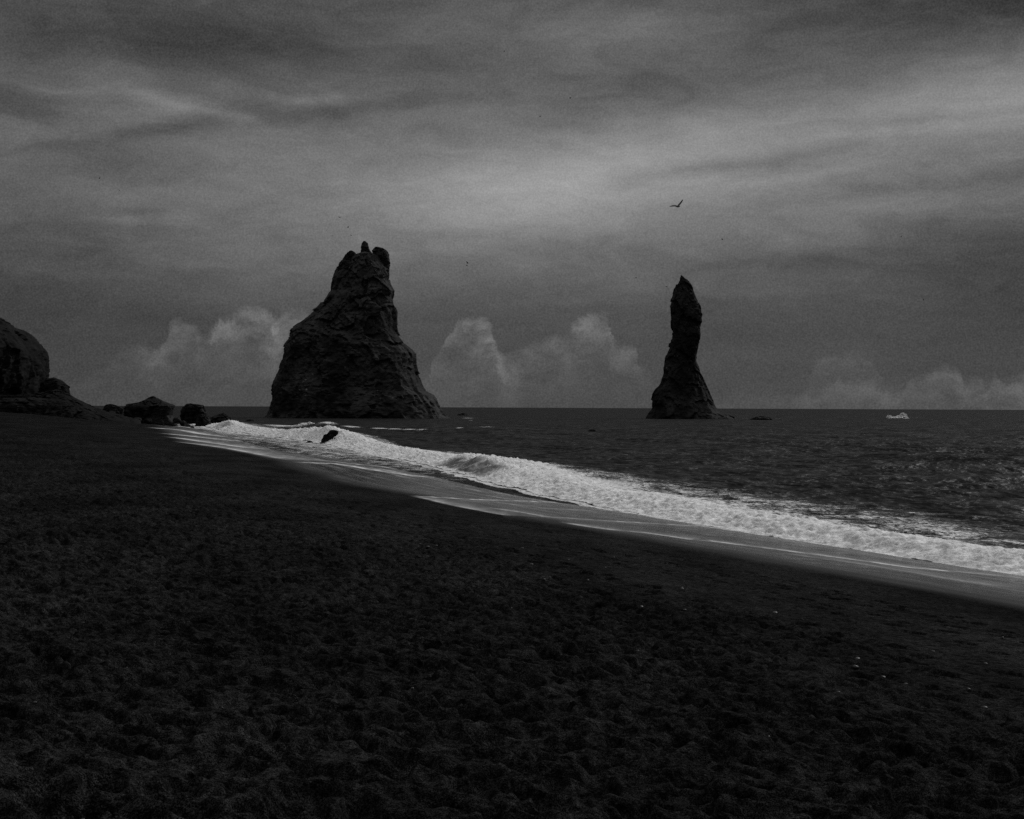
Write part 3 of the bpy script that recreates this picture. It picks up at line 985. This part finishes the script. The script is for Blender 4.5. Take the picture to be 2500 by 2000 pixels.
tooth_m = [(420, 920, 1090), (330, 926, 1072), (270, 930, 1058), (230, 931, 1036), (205, 938, 1016), (190, 939, 1011), (175, 944, 1008), (145, 953, 999), (127, 961, 978)]
tooth_r = [(470, 1085, 1160), (440, 1070, 1176), (360, 1050, 1184), (290, 1040, 1187), (240, 1036, 1176), (210, 1040, 1158), (192, 1052, 1128), (180, 1064, 1090)]
for rows, seed, dy in ((tooth_l, 31, -2.5), (tooth_m, 37, 2.0), (tooth_r, 41, 0.0)):
    rock_rows('pinnacle', zrows(rows, 600, 550, .2957), 516.0, M_STACK, depth=0.8, nz=110, na=120, amp=0.45, freq=0.3, seed=seed, parent=stack, sink=4.0, dy=dy, power=2.8, flare=-0.35)

needle_rows = [(1580, 300, 1215), (1570, 318, 1192), (1555, 325, 1170), (1530, 343, 1108), (1505, 357, 1056), (1480, 377, 1034), (1455, 386, 1019), (1420, 374, 1000), (1380, 379, 985),
               (1330, 392, 964), (1280, 416, 940), (1250, 446, 925), (1200, 471, 898), (1150, 489, 872), (1100, 497, 850), (1050, 501, 833), (990, 509, 819),
               (930, 526, 825), (870, 549, 834), (820, 559, 842), (770, 571, 859), (720, 577, 863), (650, 575, 855), (570, 571, 861), (520, 566, 862),
               (470, 550, 860), (440, 547, 854), (400, 556, 838), (350, 571, 815), (290, 591, 790), (240, 611, 766), (212, 631, 757), (190, 640, 744), (160, 650, 705), (132, 659, 668)]
needle = rock_rows('sea_stack', zrows(needle_rows, 1500, 640, .2435), 542.0, M_NEEDLE, depth=0.85, nz=260, na=240, amp=0.6, freq=0.16, seed=57, power=2.2)
tag(needle, 'slender leaning needle of dark rock standing alone in the sea', 'sea stack', 'sea stacks standing off the beach')

# ------------------------------------------------------------------ headland, its scree and the rocks at its foot
cliff_rows = [(1000, -760, 104), (963, -760, 106), (944, -755, 110), (931, -750, 113.5), (916, -745, 116), (898, -740, 118.7), (881, -735, 121), (864, -730, 121.5), (853, -725, 119.6),
              (842, -720, 113), (829, -710, 104), (816, -700, 92.7), (807, -695, 83.5), (801, -690, 74), (798, -688, 61), (793, -685, 50), (780, -680, 27.8), (770, -670, 11),
              (765, -665, 0), (740, -650, -50), (700, -620, -140), (660, -580, -230), (630, -540, -300)]
cliff_rows = [(a_, b_, c_ - 36) for a_, b_, c_ in cliff_rows]
cliff = rock_rows('headland_cliff', cliff_rows, 250.0, M_CLIFF, depth=0.7, nz=190, na=420, amp=0.85, freq=0.16, seed=71, sink=6.0, power=2.6)
tag(cliff, 'steep dark basalt headland at the left end of the beach', 'cliff')
knoll_rows = [(985, 96, 178), (959, 100, 169.5), (945, 104, 168.8), (935, 108, 157.7), (928, 114, 147), (924.5, 119, 139), (922.5, 126, 135)]
knoll = rock_rows('rock_outcrop', knoll_rows, 246.0, M_CLIFF, depth=0.9, nz=70, na=110, amp=0.25, freq=0.5, seed=77, sink=4.0, power=2.3)
tag(knoll, 'rounded rock knob between the headland and the scree slope', 'rock outcrop')
scree_rows = [(a_, b_, c_ - 4) for a_, b_, c_ in [(1025, -720, 330), (1012, -710, 285), (1004, -700, 258), (998, -690, 240), (992, -660, 226), (984, -560, 211), (978, -420, 203), (972, -240, 191), (968, -60, 184),
              (964.5, 40, 178), (960, 95, 170), (955, 120, 160)]]
scree = rock_rows('scree_slope', scree_rows, 238.0, M_SCREE, depth=0.42, nz=120, na=460, amp=0.3, freq=0.5, seed=83, sink=3.0, power=2.2)
tag(scree, kind='structure')

B_GROUP = 'boulders at the end of the beach'
slab_rows = zrows([(155, 790, 872), (165, 770, 880), (180, 748, 905), (210, 692, 968), (232, 640, 1030), (243, 560, 1062), (252, 492, 1095), (268, 483, 1126), (300, 478, 1112), (350, 442, 1090), (400, 432, 1068),
                   (450, 420, 1105), (490, 400, 1140), (520, 390, 1150)], 220, 940, .1855)
bo = rock_rows('boulder', slab_rows, 262.0, M_BOULDER, depth=0.6, nz=90, na=180, amp=0.3, freq=0.3, seed=91, sink=1.5, power=3.0)
tag(bo, 'largest tilted slab of rock where the beach meets the sea', 'boulder', B_GROUP)
hump_rows = zrows([(258, 225, 312), (266, 205, 345), (276, 192, 375), (300, 170, 410), (320, 157, 430), (360, 148, 438), (410, 135, 450), (450, 125, 460)], 220, 940, .1855)
bo = rock_rows('boulder', hump_rows, 258.0, M_BOULDER, depth=0.7, nz=60, na=120, amp=0.3, freq=0.5, seed=93, sink=1.5, power=2.6)
tag(bo, 'low rounded boulder left of the tilted slab below the scree', 'boulder', B_GROUP)
dome_rows = zrows([(247, 1292, 1345), (254, 1272, 1400), (262, 1262, 1468), (290, 1231, 1490), (330, 1209, 1505), (380, 1194, 1535), (410, 1193, 1552), (450, 1200, 1562), (480, 1218, 1565), (500, 1225, 1570)], 220, 940, .1855)
bo = rock_rows('boulder', dome_rows, 318.0, M_BOULDER, depth=0.8, nz=70, na=140, amp=0.35, freq=0.4, seed=95, sink=1.5, power=2.7)
tag(bo, 'tall domed boulder in the water right of the tilted slab', 'boulder', B_GROUP)
block_rows = zrows([(408, 1485, 1528), (418, 1450, 1545), (430, 1421, 1556), (470, 1411, 1584), (520, 1401, 1590), (548, 1385, 1592), (560, 1372, 1595)], 220, 940, .1855)
bo = rock_rows('boulder', block_rows, 282.0, M_BOULDER, depth=0.9, nz=40, na=90, amp=0.2, freq=0.7, seed=97, sink=1.2, power=3.0)
tag(bo, 'square block of rock in front of the domed boulder', 'boulder', B_GROUP)
wedge_rows = zrows([(370, 1742, 1776), (390, 1682, 1802), (402, 1655, 1822), (412, 1638, 1838), (430, 1565, 1858), (460, 1560, 1862), (485, 1575, 1863), (500, 1580, 1866)], 220, 940, .1855)
bo = rock_rows('boulder', wedge_rows, 330.0, M_BOULDER, depth=0.7, nz=40, na=110, amp=0.3, freq=0.5, seed=99, sink=1.5, power=2.8)
tag(bo, 'wedge shaped rock standing in foam behind the square block', 'boulder', B_GROUP)
surf_rock_rows = zrows([(168, 690, 730), (176, 684, 745), (195, 672, 742), (205, 630, 735), (225, 616, 715), (250, 612, 700), (275, 610, 690)], 600, 1000, .3015)
bo = rock_rows('boulder', surf_rock_rows, 154.0, M_BOULDER, depth=0.8, nz=40, na=80, amp=0.16, freq=1.3, seed=101, sink=0.8, power=2.7)
tag(bo, 'black jagged rock with a wave breaking against it', 'boulder', 'rocks awash in the surf')
for (x0, x1, y0_, y1_, lab, seed) in (
        (583, 605, 1037, 1046, 'small rounded rock in the foam right of the wedge rock', 111),
        (599, 623, 1024, 1029.5, 'low flat rock awash left of the broad stack', 113),
        (640, 665, 1049, 1057, 'small dark rock under the breaking wave crest', 115),
        (748, 765, 1076, 1081.5, 'tiny rock in shallow foam left of the jagged rock', 117),
        (1116, 1145, 1009, 1015, 'low skerry just right of the broad stack', 119),
        (1268, 1352, 1047, 1051.5, 'long flat skerry barely above the water between the stacks', 121),
        (1830, 1886, 1016.5, 1026, 'low skerry ringed by foam right of the needle stack', 123),
        (1738, 1796, 1012.5, 1022.5, 'low reef trailing right from the foot of the needle stack', 127),
        (1438, 1456, 1048, 1050.5, 'tiny rock awash between the stacks', 125)):
    D = at_level((x0 + x1) / 2, y1_ - 0.5).y
    w = x1 - x0; h = y1_ - y0_
    r3 = [(y1_ + h * .3, x0 - 1, x1 + 1), (y1_, x0, x1), (y0_ + h * .55, x0 + w * .06, x1 - w * .06), (y0_ + h * .25, x0 + w * .2, x1 - w * .18), (y0_, x0 + w * .42, x1 - w * .4)]
    bo = rock_rows('skerry', r3, D, M_BOULDER, depth=0.7, nz=20, na=60, amp=0.06 * w * D / F, freq=4 / (w * D / F), seed=seed, sink=0.6)
    tag(bo, lab, 'rock', 'rocks awash in the surf')


def lump_mesh(name, seed, sub=3, rough=0.25, flat=0.7, smooth=False):
    bm = bmesh.new()
    bmesh.ops.create_icosphere(bm, subdivisions=sub, radius=1.0)
    co = np.array([v.co[:] for v in bm.verts])
    n = fbm3(co * 1.1, 3, 0.5, seed)
    # a few flat breaks
    rg = np.random.default_rng(seed)
    for _ in range(7):
        d = rg.normal(size=3); d /= np.linalg.norm(d)
        k = co @ d; lim = 0.62 + 0.25 * rg.random()
        co = co - np.outer(np.maximum(k - lim, 0), d) * 0.9
    co = co * (1 + rough * n)[:, None] * np.array([1, 0.85, flat])
    for v, c in zip(bm.verts, co):
        v.co = c
    me = bpy.data.meshes.new(name)
    bm.to_mesh(me); bm.free()
    me.polygons.foreach_set('use_smooth', np.full(len(me.polygons), smooth))
    return me


lumps = [lump_mesh('boulder', 300 + k, 3, 0.3) for k in range(5)]
for me in lumps:
    me.materials.append(M_BOULDER)
SPOTS = [(432, 1027, 11), (447, 1034, 10), (455, 1039, 8), (461, 1043, 7), (470, 1044, 6), (300, 1002, 9), (310, 1012, 14), (335, 1026, 12), (360, 1030, 14), (385, 1031, 12), (405, 1033, 10),
         (240, 1002, 9), (228, 1002, 6), (215, 1008, 9), (270, 1010, 12), (195, 1006, 7), (180, 1010, 8), (120, 1000, 12), (100, 996, 10), (60, 1006, 8), (150, 1006, 9), (255, 1018, 10),
         (425, 1038, 6), (290, 1022, 9), (240, 1014, 7), (160, 1014, 6), (85, 1008, 6), (35, 1000, 9), (20, 1008, 7), (315, 1030, 6)]
for k, (px, py, hw) in enumerate(SPOTS):
    D = 250 + (k * 7) % 24
    p = at(px, py, D)
    s = hw * D / F
    o = bpy.data.objects.new('boulder', lumps[k % 5]); col_link(o)
    g = sand_z(p.x, p.y)
    o.location = (p.x, D, max(p.z, g + 0.1 * s, -0.3))
    o.scale = (s, s * 1.1, s * (0.8 + 0.4 * random.random())); o.rotation_euler = (random.uniform(-.3, .3), random.uniform(-.3, .3), random.uniform(0, 6.28))
    place = ('at the water edge right of the tilted slab' if px > 415 else 'in the row just in front of the tilted slab' if px > 325 else
             'between the low rounded boulder and the tilted slab' if px > 262 else 'around the foot of the low rounded boulder' if px > 225 else
             'at the lower end of the scree slope' if px > 140 else 'below the headland cliff where the sand begins')
    size = 'large' if hw >= 11 else 'middling' if hw >= 8 else 'small'
    tag(o, size + ' dark boulder ' + place, 'boulder', 'rubble boulders at the foot of the headland')

# ------------------------------------------------------------------ splashes
def splash(name, rows, D, seed, label):
    o = rock_rows(name, rows, D, M_FOAM, smooth=True, depth=0.6, nz=50, na=110, amp=0.35, freq=0.9, seed=seed, sink=0.4, power=2.0)
    a = o.data.attributes.new('foam', 'FLOAT', 'POINT'); a.data.foreach_set('value', np.ones(len(o.data.vertices), np.float32))
    tag(o, label, 'wave', kind='stuff')


splash('wave_splash', [(1022, 2166, 2219), (1019.5, 2168, 2215), (1017, 2187, 2214), (1014, 2196, 2214), (1011, 2198, 2212), (1008.5, 2201, 2208)], 620.0, 401,
       'white splash of a wave over a hidden reef far right')
splash('wave_splash', [(1021, 2164, 2182), (1018, 2165, 2178), (1014.5, 2166, 2174), (1013.5, 2168, 2171)], 620.0, 402, 'low white spray beside the offshore splash')
splash('wave_splash', [(1042, 690, 800), (1039, 715, 788), (1036, 735, 775), (1033, 748, 764), (1030.5, 753, 758)], 268.0, 403, 'spray tossed up from the wave crest left of the jagged rock')

# ------------------------------------------------------------------ pebbles
M_PEB = plain_material('pale_pebble', 0.018, 0.55, 0.35, 20.0)
peb = [lump_mesh('pebble', 500 + k, 2, 0.2, 0.6, True) for k in range(4)]
for me in peb:
    me.materials.append(M_PEB)
PEB = [(1753, 1511, 9), (1674, 1493, 5), (1667, 1444, 5), (1567, 1472, 8), (1713, 1497, 5), (2091, 1632, 9), (2159, 1649, 9), (2214, 1668, 10), (2407, 1732, 9), (2409, 1620, 6),
       (2050, 1706, 5), (2096, 1611, 8), (1894, 1500, 8), (1516, 1514, 6), (2367, 1684, 6), (1227, 1381, 5), (1299, 1385, 5), (1418, 1401, 5), (1331, 1418, 4), (1344, 1417, 4), (1357, 1434, 4),
       (1437, 1422, 4), (1666, 1441, 5), (1276, 1341, 4), (1066, 1337, 4), (1046, 1345, 5), (1027, 1337, 3), (88, 1704, 5), (389, 1661, 4), (260, 1774, 5), (545, 1701, 4), (437, 1786, 5), (206, 1943, 6),
       (370, 1738, 3), (205, 1503, 4), (312, 1610, 3), (317, 1030, 1.6), (1560, 1600, 5), (1900, 1560, 4), (2000, 1530, 3), (1820, 1610, 5), (1480, 1390, 3), (1390, 1370, 3), (2280, 1590, 5),
       (1150, 1420, 4), (980, 1400, 3), (880, 1360, 3), (1250, 1480, 4), (1640, 1380, 3), (1500, 1360, 3), (2450, 1560, 4), (740, 1470, 3), (1010, 1700, 5), (1330, 1820, 6), (1600, 1760, 5), (1880, 1790, 5)]
for k, (px, py, hw) in enumerate(PEB):
    x, y, z = on_beach(px, py)
    s = hw * y / F
    o = bpy.data.objects.new('pebble', peb[k % 4]); col_link(o)
    o.location = (x, y, sand_z(x, y) + 0.22 * s)
    o.scale = (s, s, s); o.rotation_euler = (0, 0, random.uniform(0, 6.28))
    lab = {0: 'pale pebble nearest the middle of the right half of the beach', 5: 'upper of the two pebbles close together among the right footprints',
           6: 'pale pebble just right of the close pair among the footprints', 7: 'largest pale pebble, next towards the right edge from the close pair',
           8: 'pale pebble nearest the right edge of the picture', 3: 'pale pebble left of the footprint tracks, middle of the beach',
           12: 'lone pebble between the footprint tracks below the wet sand', 27: 'lone pebble nearest the left edge of the beach',
           29: 'lone pale pebble low on the left part of the trampled sand', 32: 'pale pebble nearest the bottom left corner',
           36: 'tiny white stone far off on the sand before the tilted slab', 11: 'lower of the two pebbles close together among the right footprints'}.get(k)
    if not lab:
        lab = ('small pale pebble on the trampled sand left of the middle' if px < 900 else 'small pale pebble among the footprints in the middle of the beach' if px < 1500
               else 'small pale pebble among the footprints on the right of the beach')
    tag(o, lab, 'pebble', 'pale pebbles on the sand')

# ------------------------------------------------------------------ birds
M_BIRD = plain_material('dark_plumage', 0.012, 0.7, 0.2, 12.0)
M_BELLY = plain_material('pale_plumage', 0.07, 0.7, 0.2, 12.0)


def loft(rings):
    """verts and quads of a closed loft through rings of equal length"""
    v = np.concatenate(rings); nr, nc = len(rings), len(rings[0])
    f = list(grid_faces(nr, nc, wrap=True))
    f0 = [np.array([0, k, k + 1, k + 2]) for k in range(1, nc - 2, 2)]
    o_ = (nr - 1) * nc
    f1 = [np.array([o_, o_ + k + 2, o_ + k + 1, o_ + k]) for k in range(1, nc - 2, 2)]
    return v, np.array(f + f0 + f1)


def bird_body(fwd, s):
    fwd = Vector(fwd).normalized(); side = fwd.cross(Vector((0, 0, 1))).normalized(); up = side.cross(fwd)
    rings = []
    prof = [(-.27, .004, .05), (-.2, .018, .06), (-.13, .035, .045), (-.04, .062, .06), (.06, .066, .062), (.13, .048, .046), (.17, .038, .04), (.205, .04, .042), (.235, .03, .03), (.25, .012, .012), (.285, .004, .006)]
    for tt, h, w in prof:
        c = fwd * tt * s + up * (0.02 * s if tt > .15 else 0)
        rings.append(np.array([c + side * (math.cos(a) * w * s) + up * (math.sin(a) * h * s) for a in np.linspace(0, 2 * math.pi, 9)[:-1]]))
    return loft(rings)


def wing(root, elbow, tip, fwd, s, c0=.15, c1=.12, c2=.03):
    fwd = Vector(fwd).normalized()
    rings = []
    root, elbow, tip = Vector(root), Vector(elbow), Vector(tip)
    for k in range(9):
        t = k / 8
        if t < .45:
            p = root.lerp(elbow, t / .45); ch = c0 + (c1 - c0) * t / .45
        else:
            q = (t - .45) / .55
            p = elbow.lerp(tip, q); ch = c1 + (c2 - c1) * q
        span = (tip - root).normalized(); up = span.cross(fwd).normalized()
        sw = -0.08 * s * max(0, t - .45)
        pr = [(.5, 0), (.2, .045), (-.2, .035), (-.5, .004), (-.2, -.01), (.2, -.02)]
        rings.append(np.array([p + fwd * (u_ * ch * s + sw) + up * (v_ * ch * s * 1.3) for u_, v_ in pr]))
    return loft(rings)


D = 87.0
c = at(1652, 504.5, D)
gull = bpy.data.objects.new('seabird', None); col_link(gull); gull.location = c
tag(gull, 'large dark seabird gliding above the needle stack with one wing raised', 'bird', 'seabirds in the sky')
fw = (0.55, -0.8, -0.12)
v, f = bird_body(fw, 0.86); mesh_obj('body', v, f, M_BELLY, gull)
tipL = at(1634, 504.5, D) - c + Vector((0, .12, 0)); elL = at(1643, 502.5, D) - c + Vector((0, .05, 0)); rtL = Vector((-.03, 0, .035))
v, f = wing(rtL, elL, tipL, (0.55, -0.6, -0.5), 0.95, .22, .19, .06); mesh_obj('wing', v, f, M_BIRD, gull)
tipR = at(1665.5, 488, D) - c + Vector((0, -.05, 0)); elR = at(1659, 496, D) - c; rtR = Vector((.03, 0, .045))
v, f = wing(rtR, elR, tipR, fw, 0.95, .22, .2, .1); mesh_obj('wing', v, f, M_BIRD, gull)

# far birds, a few pixels each: one small mesh with body and two bent wings
def far_bird_mesh(k):
    fwd = [(1, .2, 0), (.3, -1, .1), (-.9, .5, 0)][k]
    lift = [.25, .05, .42][k]
    parts = [bird_body(fwd, 1.0)]
    sd = Vector(fwd).normalized().cross(Vector((0, 0, 1)))
    for s_ in (1, -1):
        e = sd * (.25 * s_) + Vector((0, 0, lift * .7)); tp = sd * (.55 * s_) + Vector((0, 0, lift))
        parts.append(wing(sd * (.04 * s_), e, tp, fwd, 1.0, .24, .2, .08))
    vs_, fs_, n = [], [], 0
    for a, b in parts:
        vs_.append(a); fs_.append(b + n); n += len(a)
    o = mesh_obj('seabird', np.concatenate(vs_), np.concatenate(fs_), M_BIRD)
    me = o.data
    bpy.data.objects.remove(o)
    return me


fb = [far_bird_mesh(k) for k in range(3)]
FAR = [  # px, py, width px, mesh, turn, label
    (1389, 240, 8, 1, 1.2, 'tiny bird high in the middle of the sky, upper of two'),
    (1315, 285, 8, 1, 1.0, 'tiny bird high in the middle of the sky, lower of two'),
    (1227, 127, 5, 0, 0, 'tiny bird speck nearest the top edge of the sky'),
    (827, 531, 6, 1, .6, 'tiny bird highest in the flock over the broad stack'),
    (848, 556, 6, 2, 0, 'tiny bird in the flock just below the highest over the broad stack'),
    (855, 575, 5, 0, .4, 'tiny bird nearest above the left tooth of the broad stack'),
    (809, 576, 6, 1, .3, 'tiny bird leftmost of the low pair over the broad stack'),
    (795, 563, 4, 0, 1, 'tiny bird farthest left in the flock over the broad stack'),
    (1140, 643, 7, 2, .2, 'tiny bird right of the broad stack, upper of a close pair'),
    (1138, 649, 6, 0, .1, 'tiny bird right of the broad stack, lower of a close pair'),
    (1242, 691, 6, 1, .4, 'tiny bird midway between the two stacks at summit height'),
    (1551, 679, 6, 0, 0, 'tiny bird left of the needle summit, the farther one'),
    (1626, 700, 6, 1, .2, 'tiny bird close beside the needle summit on its left'),
    (1761, 585, 7, 0, 0, 'tiny bird above and right of the needle summit'),
    (1403, 827, 5, 0, .7, 'tiny bird in front of the tallest far cumulus cloud'),
    (1177, 865, 5, 1, .2, 'tiny bird low before the cloud beside the broad stack'),
    (2198, 578, 5, 0, .2, 'tiny bird in the right part of the sky, upper one'),
    (2253, 733, 5, 2, .4, 'tiny bird low in the right part of the sky'),
    (240, 436, 6, 0, .3, 'tiny bird in the left part of the sky, upper one'),
    (290, 465, 5, 0, .9, 'tiny bird in the left part of the sky, lower one'),
]
for k, (px, py, w, mi, rz, lab) in enumerate(FAR):
    D = w * 1.25
    D = 0.85 * F / (w * 1.25)
    o = bpy.data.objects.new('seabird', fb[mi]); col_link(o)
    o.location = at(px, py, D)
    o.rotation_euler = (random.uniform(-.3, .3), random.uniform(-.5, .5), rz)
    tag(o, lab, 'bird', 'seabirds in the sky')
